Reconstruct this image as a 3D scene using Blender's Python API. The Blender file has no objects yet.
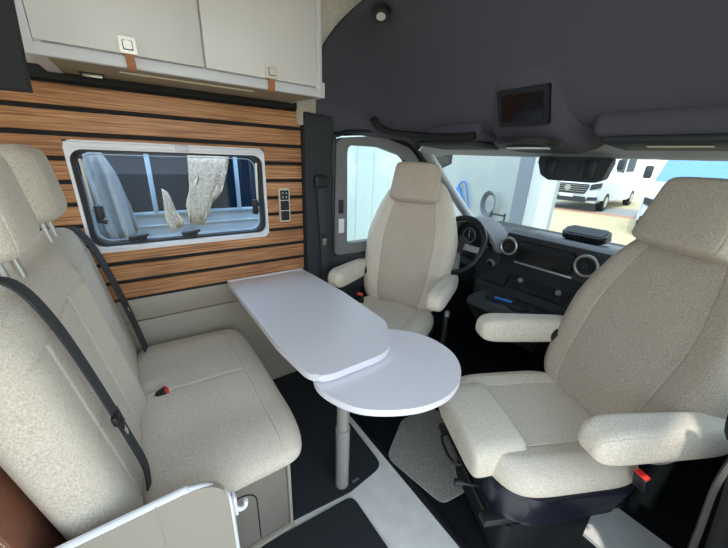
import bpy, bmesh, math
from mathutils import Vector, Matrix, Euler
S = bpy.context.scene
COL = S.collection
PI = math.pi
# ------------------------------------------------------------------ camera
FPX = 316.95
YAW, PITCH, ROLL = 0.94983, 0.35202, 0.04089
cam_d = bpy.data.cameras.new('camera'); cam = bpy.data.objects.new('camera', cam_d); COL.objects.link(cam)
cam_d.sensor_fit = 'HORIZONTAL'; cam_d.sensor_width = 36; cam_d.lens = FPX / 728 * 36
cam_d.clip_start = .01; cam_d.clip_end = 300
_f = Vector((math.cos(PITCH)*math.cos(YAW), math.cos(PITCH)*math.sin(YAW), -math.sin(PITCH)))
_r = _f.cross(Vector((0, 0, 1))).normalized(); _u = _r.cross(_f)
_r2 = _r*math.cos(ROLL) + _u*math.sin(ROLL); _u2 = -_r*math.sin(ROLL) + _u*math.cos(ROLL)
cam.matrix_world = Matrix(((_r2.x, _u2.x, -_f.x, 0), (_r2.y, _u2.y, -_f.y, 0), (_r2.z, _u2.z, -_f.z, 1.4), (0, 0, 0, 1)))
S.camera = cam
# ------------------------------------------------------------------ world, sun, exposure
w = bpy.data.worlds.new('world'); S.world = w; w.use_nodes = True
nt = w.node_tree; nt.nodes.clear()
wo = nt.nodes.new('ShaderNodeOutputWorld'); bg = nt.nodes.new('ShaderNodeBackground'); bg.inputs[1].default_value = 1.3
tc = nt.nodes.new('ShaderNodeTexCoord'); sep = nt.nodes.new('ShaderNodeSeparateXYZ'); rp = nt.nodes.new('ShaderNodeValToRGB')
nt.links.new(tc.outputs['Generated'], sep.inputs[0]); nt.links.new(sep.outputs['Z'], rp.inputs[0])
rp.color_ramp.elements[0].position = 0; rp.color_ramp.elements[0].color = (.86, .93, .97, 1)
rp.color_ramp.elements[1].position = .5; rp.color_ramp.elements[1].color = (.62, .78, .98, 1)
nt.links.new(rp.outputs[0], bg.inputs[0]); nt.links.new(bg.outputs[0], wo.inputs[0])
sd = bpy.data.lights.new('sun', 'SUN'); sun = bpy.data.objects.new('sun', sd); COL.objects.link(sun)
sd.energy = 1.0; sd.angle = .03; sd.color = (1, .96, .9)
sun.rotation_euler = Vector((-.36, -.20, .9)).to_track_quat('Z', 'Y').to_euler(); sun.location = (0, -3, 6)
S.view_settings.view_transform = 'Standard'; S.view_settings.look = 'None'; S.view_settings.gamma = 1
S.view_settings.use_curve_mapping = False; S.view_settings.exposure = 1.42
S.cycles.max_bounces = 10; S.cycles.diffuse_bounces = 6; S.cycles.transparent_max_bounces = 16
S.cycles.sample_clamp_indirect = 6

# ------------------------------------------------------------------ materials
def srgb(r, g, b):
    f = lambda c: (c/255/12.92) if c/255 <= .04045 else ((c/255+.055)/1.055)**2.4
    return (f(r), f(g), f(b), 1)
def mat(name, col, rough=.5, metal=0, var=.0, scale=20, bump=0, stretch=(1, 1, 1), spec=.5, emit=None, coat=0, col2=None, detail=3):
    m = bpy.data.materials.new(name); m.use_nodes = True; n = m.node_tree; b = n.nodes['Principled BSDF']
    b.inputs['Roughness'].default_value = rough; b.inputs['Metallic'].default_value = metal
    b.inputs['Specular IOR Level'].default_value = spec; b.inputs['Coat Weight'].default_value = coat
    c = col if len(col) == 4 else (*col, 1)
    b.inputs['Base Color'].default_value = c
    if var or bump or col2:
        t = n.nodes.new('ShaderNodeTexCoord'); mp = n.nodes.new('ShaderNodeMapping'); mp.inputs['Scale'].default_value = stretch
        no = n.nodes.new('ShaderNodeTexNoise'); no.inputs['Scale'].default_value = scale; no.inputs['Detail'].default_value = detail
        n.links.new(t.outputs['Object'], mp.inputs[0]); n.links.new(mp.outputs[0], no.inputs['Vector'])
        r = n.nodes.new('ShaderNodeValToRGB'); e = r.color_ramp.elements
        e[0].position = .3; e[1].position = .7
        if col2: e[0].color = col2; e[1].color = c
        else:
            e[0].color = tuple(x*(1-var) for x in c[:3])+(1,); e[1].color = tuple(min(1, x*(1+var)) for x in c[:3])+(1,)
        n.links.new(no.outputs['Fac'], r.inputs[0]); n.links.new(r.outputs[0], b.inputs['Base Color'])
        if bump:
            bp = n.nodes.new('ShaderNodeBump'); bp.inputs['Strength'].default_value = bump; bp.inputs['Distance'].default_value = .002
            n.links.new(no.outputs['Fac'], bp.inputs['Height']); n.links.new(bp.outputs[0], b.inputs['Normal'])
    if emit:
        b.inputs['Emission Color'].default_value = c; b.inputs['Emission Strength'].default_value = emit
    return m
def fabric(name, a, b_):
    m = bpy.data.materials.new(name); m.use_nodes = True; n = m.node_tree; b = n.nodes['Principled BSDF']
    b.inputs['Roughness'].default_value = .92; b.inputs['Specular IOR Level'].default_value = .15
    b.inputs['Sheen Weight'].default_value = .15
    t = n.nodes.new('ShaderNodeTexCoord'); facs = []
    for st in ((330, 1700, 330), (1400, 300, 1600), (10, 10, 10)):
        mp = n.nodes.new('ShaderNodeMapping'); mp.inputs['Scale'].default_value = st
        no = n.nodes.new('ShaderNodeTexNoise'); no.inputs['Scale'].default_value = .55 if st[0] != 14 else 1; no.inputs['Detail'].default_value = 2
        n.links.new(t.outputs['Object'], mp.inputs[0]); n.links.new(mp.outputs[0], no.inputs['Vector']); facs.append(no)
    ad = n.nodes.new('ShaderNodeMath'); ad.operation = 'ADD'; n.links.new(facs[0].outputs['Fac'], ad.inputs[0]); n.links.new(facs[1].outputs['Fac'], ad.inputs[1])
    m2 = n.nodes.new('ShaderNodeMath'); m2.operation = 'MULTIPLY_ADD'; n.links.new(facs[2].outputs['Fac'], m2.inputs[0]); m2.inputs[1].default_value = .12; n.links.new(ad.outputs[0], m2.inputs[2])
    r = n.nodes.new('ShaderNodeValToRGB'); e = r.color_ramp.elements; e[0].position = .39; e[1].position = .67
    e[0].color = a; e[1].color = b_
    hv = n.nodes.new('ShaderNodeMath'); hv.operation = 'MULTIPLY'; hv.inputs[1].default_value = .5; n.links.new(m2.outputs[0], hv.inputs[0])
    n.links.new(hv.outputs[0], r.inputs[0]); n.links.new(r.outputs[0], b.inputs['Base Color'])
    bp = n.nodes.new('ShaderNodeBump'); bp.inputs['Strength'].default_value = .35; bp.inputs['Distance'].default_value = .001
    n.links.new(ad.outputs[0], bp.inputs['Height']); n.links.new(bp.outputs[0], b.inputs['Normal'])
    return m
def glass(name, tint=(1, 1, 1, 1), refl=.06, rough=.0):
    m = bpy.data.materials.new(name); m.use_nodes = True; n = m.node_tree; n.nodes.clear()
    o = n.nodes.new('ShaderNodeOutputMaterial'); mx = n.nodes.new('ShaderNodeMixShader'); t = n.nodes.new('ShaderNodeBsdfTransparent'); g = n.nodes.new('ShaderNodeBsdfGlossy')
    t.inputs[0].default_value = tint; g.inputs['Roughness'].default_value = rough; mx.inputs[0].default_value = refl
    n.links.new(t.outputs[0], mx.inputs[1]); n.links.new(g.outputs[0], mx.inputs[2]); n.links.new(mx.outputs[0], o.inputs[0])
    return m
def wood():
    m = bpy.data.materials.new('wood slat veneer'); m.use_nodes = True; n = m.node_tree; b = n.nodes['Principled BSDF']
    b.inputs['Roughness'].default_value = .45
    t = n.nodes.new('ShaderNodeTexCoord'); mp = n.nodes.new('ShaderNodeMapping'); mp.inputs['Scale'].default_value = (1.8, 60, 90)
    no = n.nodes.new('ShaderNodeTexNoise'); no.inputs['Scale'].default_value = 2.2; no.inputs['Detail'].default_value = 6; no.inputs['Distortion'].default_value = .6
    n.links.new(t.outputs['Object'], mp.inputs[0]); n.links.new(mp.outputs[0], no.inputs['Vector'])
    r = n.nodes.new('ShaderNodeValToRGB'); e = r.color_ramp.elements; e[0].position = .3; e[0].color = srgb(112, 72, 42); e[1].position = .68; e[1].color = srgb(214, 160, 110)
    e.new(.48).color = srgb(174, 118, 74)
    mp2 = n.nodes.new('ShaderNodeMapping'); mp2.inputs['Scale'].default_value = (2, 4, 5)
    n2 = n.nodes.new('ShaderNodeTexNoise'); n2.inputs['Scale'].default_value = 1.3; n.links.new(t.outputs['Object'], mp2.inputs[0]); n.links.new(mp2.outputs[0], n2.inputs['Vector'])
    ml = n.nodes.new('ShaderNodeMath'); ml.operation = 'MULTIPLY_ADD'; ml.inputs[1].default_value = .35; n.links.new(n2.outputs['Fac'], ml.inputs[0])
    sb = n.nodes.new('ShaderNodeMath'); sb.operation = 'SUBTRACT'; sb.inputs[1].default_value = .17; n.links.new(no.outputs['Fac'], sb.inputs[0]); n.links.new(sb.outputs[0], ml.inputs[2])
    n.links.new(ml.outputs[0], r.inputs[0]); n.links.new(r.outputs[0], b.inputs['Base Color'])
    return m
def paving():
    m = bpy.data.materials.new('block paving'); m.use_nodes = True; n = m.node_tree; b = n.nodes['Principled BSDF']; b.inputs['Roughness'].default_value = .9
    t = n.nodes.new('ShaderNodeTexCoord'); br = n.nodes.new('ShaderNodeTexBrick'); br.inputs['Scale'].default_value = 3.2
    br.inputs['Color1'].default_value = srgb(205, 188, 148); br.inputs['Color2'].default_value = srgb(188, 170, 130); br.inputs['Mortar'].default_value = srgb(150, 134, 102)
    br.inputs['Mortar Size'].default_value = .03
    n.links.new(t.outputs['Object'], br.inputs['Vector']); n.links.new(br.outputs[0], b.inputs['Base Color']); return m
M = dict(
 fab=fabric('cream woven upholstery', srgb(190, 178, 160), srgb(236, 227, 211)),
 fabg=fabric('grey beige woven upholstery', srgb(150, 139, 124), srgb(207, 196, 179)),
 fabd=fabric('taupe woven upholstery', srgb(160, 145, 129), srgb(222, 208, 191)),
 wood=wood(), pave=paving(),
 black=mat('black plastic', srgb(24, 25, 29), .45), blackm=mat('matt black', srgb(18, 19, 21), .75),
 dashd=mat('dashboard charcoal', srgb(36, 40, 42), .55, var=.1, scale=80),
 shell=mat('navy black seat shell', srgb(30, 32, 44), .32),
 dark=mat('charcoal trim', srgb(44, 47, 52), .7, var=.12, scale=80),
 hl=mat('charcoal headliner felt', srgb(84, 84, 94), .95, var=.12, scale=260, bump=.3, spec=.1),
 door=mat('grey door trim', srgb(118, 118, 118), .6), grey=mat('light grey trim', srgb(150, 152, 152), .5),
 hdr=mat('header trim', srgb(186, 188, 190), .6),
 cab=mat('cabinet grey lacquer', srgb(214, 212, 211), .38), cabf=mat('cabinet light frame', srgb(208, 209, 214), .35),
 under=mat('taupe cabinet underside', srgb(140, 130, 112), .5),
 beige=mat('beige wall fabric', srgb(190, 182, 168), .95, var=.12, scale=60, bump=.3),
 lam=mat('grey green laminate', srgb(166, 158, 143), .45), taupe=mat('taupe laminate', srgb(132, 124, 114), .5),
 cream=mat('warm grey panel', srgb(164, 155, 141), .32), white=mat('white plastic', srgb(236, 236, 240), .35),
 table=mat('white table laminate', srgb(234, 231, 236), .35), tedge=mat('table edge', srgb(196, 195, 198), .4),
 alu=mat('brushed aluminium', srgb(190, 188, 184), .35, .9), leg=mat('satin grey column', srgb(168, 164, 158), .4, .3),
 chrome=mat('chrome', (.8, .8, .82), .15, 1), leather=mat('tan leather', srgb(164, 108, 70), .6, var=.1, scale=90),
 brown=mat('brown leatherette', srgb(128, 82, 62), .6, var=.08, scale=60), nickel=mat('satin nickel', srgb(216, 210, 196), .3, .5),
 floor=mat('pale speckled floor', srgb(236, 232, 224), .5, col2=srgb(220, 216, 207), scale=14, var=.1),
 mat_=mat('black carpet mat', srgb(50, 52, 54), .98, var=.25, scale=300, bump=.4, spec=.1),
 rub=mat('cab floor rubber', srgb(20, 26, 28), .8, spec=.2), gmat=mat('grey speckled carpet', srgb(176, 172, 162), .98, col2=srgb(128, 125, 116), scale=160, bump=.4),
 belt=mat('black seat belt webbing', srgb(54, 56, 58), .7, var=.2, scale=400), red=mat('red button', srgb(226, 44, 30), .4),
 screen=mat('dark glossy screen', srgb(14, 17, 22), .08), gauge=mat('gauge face', srgb(24, 34, 40), .3),
 vanw=mat('white van paint', srgb(206, 214, 222), .25, coat=.4), nbody=mat('pale blue van body', srgb(196, 203, 212), .35),
 nglass=mat('dark blue window glass', srgb(20, 38, 56), .5, spec=.15), sky=mat('windscreen with sky reflection', srgb(110, 150, 190), .08, metal=.3),  # windscreen: blue of the reflected sky put into its colour
 nframe=mat('pale blue window bar', srgb(176, 196, 214), .4), tyre=mat('tyre rubber', srgb(30, 30, 32), .8),
 wallw=mat('workshop wall', srgb(150, 160, 162), .8, var=.05, scale=3), colw=mat('white column', srgb(196, 202, 202), .7), colshade=mat('shaded column face', srgb(118, 126, 136), .7),
 road=mat('grey stone strip', srgb(150, 146, 140), .9, var=.1, scale=8), curb=mat('red brick kerb', srgb(190, 130, 105), .9),
 blue=mat('blue plastic', srgb(40, 110, 190), .5), redp=mat('red paint', srgb(200, 60, 50), .5), hose=mat('blue grey hose', srgb(96, 104, 114), .6),
 panelw=mat('mint white wall cladding', srgb(188, 206, 206), .6), reflection_sheet=mat('pale grey reflection tone', srgb(152, 154, 158), .9, var=.1, scale=30),
 paper=mat('cream sticker', srgb(222, 212, 186), .7), lens=mat('clear lens', srgb(200, 200, 200), .2),
 glass=glass('clear glass', (.93, .97, .96, 1), .04), acr=glass('blue tinted acrylic', (.80, .89, .96, 1), .02),
 stitch=mat('cream stitching', srgb(208, 190, 160), .8), led=mat('led strip', (1, .93, .8), .5),
 skin=mat('silver button', srgb(170, 172, 175), .35, .6), tex=mat('mottled beige reflection tone', srgb(232, 212, 190), .9, col2=srgb(180, 152, 128), scale=70, var=.1),
)
# ------------------------------------------------------------------ helpers
WM = {}
def T(x, y, z): return Matrix.Translation((x, y, z))
def Rz(a): return Matrix.Rotation(a, 4, 'Z')
def Ry(a): return Matrix.Rotation(a, 4, 'Y')
def Rx(a): return Matrix.Rotation(a, 4, 'X')
def tag(o, label=None, cat=None, group=None, kind=None):
    if label: o['label'] = label
    if cat: o['category'] = cat
    if group: o['group'] = group
    if kind: o['kind'] = kind
    return o
def thing(name, label, cat, loc=(0, 0, 0), rz=0, group=None):
    o = bpy.data.objects.new(name, None); COL.objects.link(o); o.empty_display_size = .05
    o.location = loc; o.rotation_euler = (0, 0, rz); WM[o.name] = T(*loc) @ Rz(rz)
    return tag(o, label, cat, group)
def obj(name, bm, m, parent=None, world=True, smooth=35, mats=None, label=None):
    """bm in world coordinates (world=True) or in the parent's own frame (world=False)."""
    PM = WM[parent.name] if parent else Matrix()
    if world: bm.transform(PM.inverted())
    vs = [v.co for v in bm.verts]
    c = Vector([(min(v[i] for v in vs)+max(v[i] for v in vs))/2 for i in range(3)])
    bm.transform(T(*(-c)))
    bmesh.ops.recalc_face_normals(bm, faces=bm.faces)
    me = bpy.data.meshes.new(name); bm.to_mesh(me); bm.free()
    for x in (mats or [m]): me.materials.append(x)
    me.shade_smooth()
    if smooth: me.set_sharp_from_angle(angle=math.radians(smooth))
    o = bpy.data.objects.new(name, me); COL.objects.link(o); o.parent = parent; o.location = c
    WM[o.name] = PM @ T(*c)
    if label: o['label'] = label
    return o
def new(): return bmesh.new()
def addm(bm, verts, faces, Mx=Matrix(), mi=0):
    vs = [bm.verts.new(Mx @ Vector(v)) for v in verts]
    for f in faces:
        try: bm.faces.new([vs[i] for i in f]).material_index = mi
        except ValueError: pass
    return vs
def box(bm, c, s, Mx=Matrix(), bev=0, seg=2, mi=0):
    b = bmesh.new(); bmesh.ops.create_cube(b, size=1); bmesh.ops.scale(b, vec=s, verts=b.verts)
    if bev: bmesh.ops.bevel(b, geom=b.edges[:], offset=min(bev, min(s)*.49), segments=seg, affect='EDGES', profile=.5)
    for f in b.faces: f.material_index = mi
    b.transform(Mx @ T(*c)); _join(bm, b); return bm
def _join(bm, b):
    me = bpy.data.meshes.new('tmp'); b.to_mesh(me); b.free(); bm.from_mesh(me); bpy.data.meshes.remove(me)
def box2(bm, lo, hi, **k):
    return box(bm, [(a+b)/2 for a, b in zip(lo, hi)], [abs(b-a) for a, b in zip(lo, hi)], **k)
def cyl(bm, p0, p1, r, r2=None, n=20, bev=0, mi=0):
    p0, p1 = Vector(p0), Vector(p1); d = p1-p0; b = bmesh.new()
    bmesh.ops.create_cone(b, cap_ends=True, segments=n, radius1=r, radius2=r if r2 is None else r2, depth=d.length)
    if bev: bmesh.ops.bevel(b, geom=[e for e in b.edges if len([f for f in e.link_faces if len(f.verts) > 4]) == 1], offset=bev, segments=2, affect='EDGES')
    for f in b.faces: f.material_index = mi
    b.transform(T(*((p0+p1)/2)) @ d.to_track_quat('Z', 'Y').to_matrix().to_4x4()); _join(bm, b); return bm
def catmull(pts, k=6, closed=False):
    P = [Vector(p) for p in pts]; out = []; n = len(P)
    for i in range(n if closed else n-1):
        a, b, c, d = (P[(i-1) % n], P[i], P[(i+1) % n], P[(i+2) % n]) if closed else (P[max(i-1, 0)], P[i], P[i+1], P[min(i+2, n-1)])
        for j in range(k):
            t = j/k; out.append(.5*((2*b)+(c-a)*t+(2*a-5*b+4*c-d)*t*t+(3*b-a-3*c+d)*t**3))
    if not closed: out.append(P[-1])
    return out
def tube(bm, pts, r, n=10, k=6, closed=False, mi=0):
    P = catmull(pts, k, closed) if k else [Vector(p) for p in pts]
    rings = []; up = Vector((0, 0, 1)); N = len(P)
    d0 = (P[1]-P[0]).normalized(); s = d0.cross(up if abs(d0.z) < .9 else Vector((1, 0, 0))).normalized()
    for i, p in enumerate(P):
        d = ((P[(i+1) % N]-P[i-1]) if closed else (P[min(i+1, N-1)]-P[max(i-1, 0)])).normalized()
        s = (s - d*s.dot(d)).normalized(); t = d.cross(s)
        rings.append([bm.verts.new(p + (s*math.cos(2*PI*j/n)+t*math.sin(2*PI*j/n))*r) for j in range(n)])
    m = N if closed else N-1
    for i in range(m):
        A, B = rings[i], rings[(i+1) % N]
        for j in range(n): bm.faces.new((A[j], A[(j+1) % n], B[(j+1) % n], B[j])).material_index = mi
    if not closed: bm.faces.new(rings[0][::-1]); bm.faces.new(rings[-1])
    return bm
def strap(bm, pts, wdir, wid, th=.0025, k=6, mi=0):
    """flat webbing along pts, wdir = direction of its width"""
    P = catmull(pts, k); W = Vector(wdir).normalized(); rings = []
    for i, p in enumerate(P):
        d = (P[min(i+1, len(P)-1)]-P[max(i-1, 0)]).normalized(); ww = (W-d*W.dot(d)).normalized(); nn = d.cross(ww)
        rings.append([bm.verts.new(p+ww*a*wid/2+nn*b*th/2) for a, b in ((-1, -1), (1, -1), (1, 1), (-1, 1))])
    for A, B in zip(rings, rings[1:]):
        for j in range(4): bm.faces.new((A[j], A[(j+1) % 4], B[(j+1) % 4], B[j]))
    bm.faces.new(rings[0][::-1]); bm.faces.new(rings[-1]); return bm
def prism(bm, pts, a, b, Mx=Matrix(), bev=0, seg=2, mi=0):
    """polygon pts (x,y) extruded from z=a to z=b, then transformed"""
    q = bmesh.new(); n = len(pts)
    lo = [q.verts.new((x, y, a)) for x, y in pts]; hi = [q.verts.new((x, y, b)) for x, y in pts]
    caps = [q.faces.new(lo[::-1]), q.faces.new(hi)]
    for i in range(n): q.faces.new((lo[i], lo[(i+1) % n], hi[(i+1) % n], hi[i]))
    if bev: bmesh.ops.bevel(q, geom=list({e for c in caps for e in c.edges}), offset=bev, segments=seg, affect='EDGES')
    for f in q.faces: f.material_index = mi
    q.transform(Mx); _join(bm, q); return bm
XZ = Matrix(((1, 0, 0, 0), (0, 0, 1, 0), (0, 1, 0, 0), (0, 0, 0, 1)))     # (x,y,z) -> (x,z,y): polygon in the XZ plane, extruded along Y
YZ = Matrix(((0, 0, 1, 0), (1, 0, 0, 0), (0, 1, 0, 0), (0, 0, 0, 1)))     # polygon in the YZ plane, extruded along X
def rrect(cx, cy, w, h, r, n=6):
    o = []
    for sx, sy, a0 in ((1, 1, 0), (-1, 1, PI/2), (-1, -1, PI), (1, -1, 1.5*PI)):
        for i in range(n+1):
            a = a0+PI/2*i/n; o.append((cx+sx*(w/2-r)+r*math.cos(a), cy+sy*(h/2-r)+r*math.sin(a)))
    return o
def ringframe(bm, out, inn, a, b, Mx=Matrix(), bev=0):
    """frame between two outlines with the same number of points"""
    n = len(out); q = bmesh.new()
    L = [[q.verts.new((x, y, z)) for x, y in P] for P, z in ((out, a), (inn, a), (inn, b), (out, b))]
    for i in range(n):
        j = (i+1) % n
        for k in range(4): q.faces.new((L[k][i], L[k][j], L[(k+1) % 4][j], L[(k+1) % 4][i]))
    q.transform(Mx); _join(bm, q); return bm
def corner_poly(pts, r, n=6):
    """round the corners of a polygon with radius r (or a list of radii)"""
    out = []; N = len(pts)
    for i, p in enumerate(pts):
        rr = r[i] if isinstance(r, (list, tuple)) else r
        p = Vector(p); a = (Vector(pts[i-1])-p); b = (Vector(pts[(i+1) % N])-p)
        ang = a.angle(b); t = min(rr/math.tan(ang/2), a.length*.49, b.length*.49)
        A = p+a.normalized()*t; B = p+b.normalized()*t
        for k in range(n+1):
            s = k/n; q = A*(1-s)**2+p*2*s*(1-s)+B*s*s; out.append((q.x, q.y))
    return out
def pad(w, h, t, wf=None, rn=5, p=4, front=None, grooves=(), region=None, nu=44, nv=48, back=1.0, su=(), sv=()):
    """upholstered pad: width along Y, height along Z, thickness along X, front = +X"""
    bm = bmesh.new(); sp = lambda i, n: math.sin((i/n-.5)*PI)
    def samples(n, ex):
        L = {round(sp(i, n), 5) for i in range(n+1)}
        for c in ex:
            L = {a for a in L if abs(a-c) > .034}
            L |= {round(c+d, 5) for d in (-.03, -.018, -.009, 0, .009, .018, .03)}
        return sorted(L)
    US = samples(nu, [c for c in su]+[-c for c in su if c]); VS = samples(nv, sv); nu, nv = len(US)-1, len(VS)-1
    V = {}
    for s in (1, -1):
        for i in range(nu+1):
            for j in range(nv+1):
                u, v = US[i], VS[j]
                ww = (wf(v) if wf else 1)*(max(0, 1-abs(v)**(rn*2)))**(1/(rn*.9))
                e = (max(0, 1-abs(u)**p)*max(0, 1-abs(v)**(p*1.6)))**(1/2.4)
                if s < 0 and (i in (0, nu) or j in (0, nv)): V[s, i, j] = V[1, i, j]; continue
                x = t/2*e if s > 0 else -t/2*e*back
                if s > 0 and front: x += front(u, v)*e
                if s > 0:
                    for g in grooves: x -= g(u, v)*e
                V[s, i, j] = bm.verts.new((x, u*w/2*ww, v*h/2))
        for i in range(nu):
            for j in range(nv):
                q = [V[s, i, j], V[s, i+1, j], V[s, i+1, j+1], V[s, i, j+1]]
                if s < 0: q = q[::-1]
                try:
                    f = bm.faces.new(q)
                    if region and s > 0 and region((US[i]+US[i+1])/2, (VS[j]+VS[j+1])/2): f.material_index = 1
                except ValueError: pass
    bmesh.ops.remove_doubles(bm, verts=bm.verts, dist=1e-5)
    return bm
def gu(u0, d=.004, wd=.03): return lambda u, v: d*math.exp(-((abs(u)-u0)/wd)**2)
def gv(v0, d=.004, wd=.03, um=1): return lambda u, v: d*math.exp(-((v-v0)/wd)**2)*(1 if abs(u) < um else 0)
def tf(bm, Mx): bm.transform(Mx); return bm
def structure(name, bm, m, parent=None, **k):
    o = obj(name, bm, m, parent, **k)
    if not parent: o['kind'] = 'structure'
    return o
LAY = Matrix(((0, 0, -1, 0), (0, 1, 0, 0), (1, 0, 0, 0), (0, 0, 0, 1)))     # pad x -> up, pad z -> -x

# ================================================================== SETTING
# ground outside
b = new(); box2(b, (-30, -30, -.75), (60, 40, -.65)); structure('ground', b, M['pave'])
b = new(); box(b, (0, 0, -.645), (3.5, 40, .01), Mx=T(19.3, 8, 0) @ Rz(.15)); structure('trim_5', b, M['road'])
b = new(); box(b, (0, 0, -.643), (.5, 40, .012), Mx=T(17.3, 8, 0) @ Rz(.15)); structure('trim_6', b, M['curb'])
b = new(); box2(b, (5.6, 2.62, -.65), (5.8, 12, 4)); structure('wall_workshop', b, M['wallw'])
b = new(); box2(b, (4.5, 2.26, -.65), (4.9, 2.62, 4)); box2(b, (4.48, 2.42, -.65), (4.5, 2.62, 4), mi=1)  # grey strip: shade on the column face, put into the colour
structure('column', b, None, mats=[M['colw'], M['colshade']])
# floors
b = new(); box2(b, (-1.6, -.25, -.05), (.80, 1.8, 0)); structure('floor', b, M['floor'])
b = new(); box2(b, (.80, -.25, -.07), (2.6, 1.8, -.012)); structure('floor_cab', b, M['rub'])
b = new(); box2(b, (.795, -.2, -.02), (.825, 1.75, .006), bev=.003); structure('trim_1', b, M['black'])
b = new(); box2(b, (1.26, -.22, -.012), (1.50, .17, .004)); structure('trim_2', b, M['floor'])
# left wall
WY = 1.755
wl = new()
ho = rrect(.185, 1.192, .765, .445, .05)
def wall_with_hole(bm, lo, hi, hole, y0, y1):
    n = len(hole); O = []
    cx = (lo[0]+hi[0])/2; cz = (lo[1]+hi[1])/2
    hx = sum(p[0] for p in hole)/n; hz = sum(p[1] for p in hole)/n
    corners = [(hi[0], hi[1]), (lo[0], hi[1]), (lo[0], lo[1]), (hi[0], lo[1])]
    m = n//4
    for k in range(4):
        for i in range(m): O.append(corners[k])
    q = bmesh.new(); A = [q.verts.new((x, y0, z)) for x, z in hole]; Cn = [q.verts.new((x, y0, z)) for x, z in corners]
    B = [q.verts.new((x, y1, z)) for x, z in hole]; Dn = [q.verts.new((x, y1, z)) for x, z in corners]
    for S1, C1 in ((A, Cn), (B, Dn)):
        for k in range(4):
            for i in range(k*m, k*m+m-1): q.faces.new((S1[i], S1[i+1], C1[k]))
            q.faces.new((S1[k*m+m-1], S1[(k*m+m) % n], C1[(k+1) % 4], C1[k]))
    for i in range(n): q.faces.new((A[i], A[(i+1) % n], B[(i+1) % n], B[i]))
    for i in range(4): q.faces.new((Cn[i], Cn[(i+1) % 4], Dn[(i+1) % 4], Dn[i]))
    _join(bm, q)
wall_with_hole(wl, (-1.6, .70), (.79, 1.66), ho, WY, WY+.05)
wall = structure('wall_left', wl, M['blackm'])
# slats (planks of one cladding): ten rows with dark gaps, cut around the window
sl = new(); x0, x1 = -1.2, .785; wx0, wx1, wz0, wz1 = -.203, .573, .967, 1.42
for k in range(10):
    za, zb = .735+.0895*k, .735+.0895*(k+1)-.018
    segs = [(x0, x1, za, zb)]
    if zb > wz0 and za < wz1:
        segs = [(x0, wx0, za, zb), (wx1, x1, za, zb)]
        if za < wz0: segs.append((wx0, wx1, za, wz0))
        if zb > wz1: segs.append((wx0, wx1, wz1, zb))
    for a, c, e, f in segs:
        if f-e > .004: box2(sl, (a, WY-.013, e), (c, WY+.001, f), bev=.0015, seg=1)
obj('wood_cladding', sl, M['wood'], wall)
b = new(); box2(b, (-1.2, WY-.03, 1.622), (.79, WY+.02, 1.665), bev=.004); structure('trim_3', b, M['blackm'])
# upper wall in beige fabric curving into the ceiling
def curve_wall(X0, X1, prof, th=.02):
    q = new(); n = len(prof)
    A = [[q.verts.new((X, y, z)) for y, z in prof] for X in (X0, X1)]
    B = [[q.verts.new((X, y+th, z+th)) for y, z in prof] for X in (X0, X1)]
    for i in range(n-1):
        q.faces.new((A[0][i], A[0][i+1], A[1][i+1], A[1][i])); q.faces.new((B[0][i+1], B[0][i], B[1][i], B[1][i+1]))
        for s in (0, 1): q.faces.new((A[s][i], A[s][i+1], B[s][i+1], B[s][i]))
    q.faces.new((A[0][0], A[1][0], B[1][0], B[0][0])); q.faces.new((A[0][-1], A[1][-1], B[1][-1], B[0][-1]))
    return q
prof = [(1.74, 1.663), (1.735, 1.7), (1.715, 1.82)] + [(1.45+.265*math.cos(a), 1.86+.24*math.sin(a)) for a in [i*PI/2/8 for i in range(1, 9)]]
structure('wall_upper', curve_wall(-1.6, 1.12, prof), M['beige'])
b = new(); box2(b, (.76, 1.715, 1.55), (1.0, 1.745, 1.69), bev=.004); structure('wall_corner', b, M['beige'])
b = new(); box2(b, (-1.6, -.25, 2.10), (1.12, 1.46, 2.13)); structure('ceiling', b, M['beige'])
b = new(); box2(b, (-1.6, -.30, 0), (-.45, -.25, 2.13)); structure('wall_right_added_unseen', b, M['lam'])  # unseen rear side wall, added to keep sky light off the bench
b = new(); box2(b, (-1.65, -.30, 0), (-1.6, 1.8, 1.0)); structure('wall_back', b, M['lam'])
# lower wall laminate
b = new(); box2(b, (-1.6, WY-.004, 0), (.80, WY+.05, .60), bev=.002)
box2(b, (-1.6, WY-.004, .606), (.80, WY+.05, .722), bev=.002)
structure('wall_lower', b, M['lam'])
b = new(); box2(b, (-1.2, WY-.012, .722), (.79, WY+.02, .735)); structure('baseboard_left', b, M['blackm'])

# ---- camper window
wn = thing('window_1', None, None, (.185, WY, .96)); wn['kind'] = 'structure'
b = new(); ringframe(b, rrect(.185, 1.193, .778, .458, .03), rrect(.185, 1.188, .756, .400, .045), WY-.022, WY+.03, Mx=XZ)
box2(b, (-.2, WY-.034, 1.395), (.565, WY-.018, 1.415), bev=.004)
box2(b, (-.195, WY-.029, .972), (.565, WY-.018, .984), bev=.003)
obj('window_frame', b, M['white'], wn)
b = new(); box2(b, (.175, WY-.041, 1.392), (.225, WY-.030, 1.42), bev=.003); obj('blind_tab', b, M['cabf'], wn)
b = new(); ringframe(b, rrect(.185, 1.188, .755, .399, .045), rrect(.185, 1.188, .722, .380, .05), WY-.006, WY+.035, Mx=XZ)
obj('seal', b, M['black'], wn)
b = new(); prism(b, rrect(.185, 1.188, .735, .39, .05), WY+.036, WY+.042, Mx=XZ); pane = obj('pane', b, M['acr'], wn)
b = new(); ringframe(b, rrect(.185, 1.188, .71, .368, .05), rrect(.185, 1.188, .702, .360, .046), WY+.028, WY+.036, Mx=XZ); obj('glazing_bead', b, M['nframe'], wn)
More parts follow.
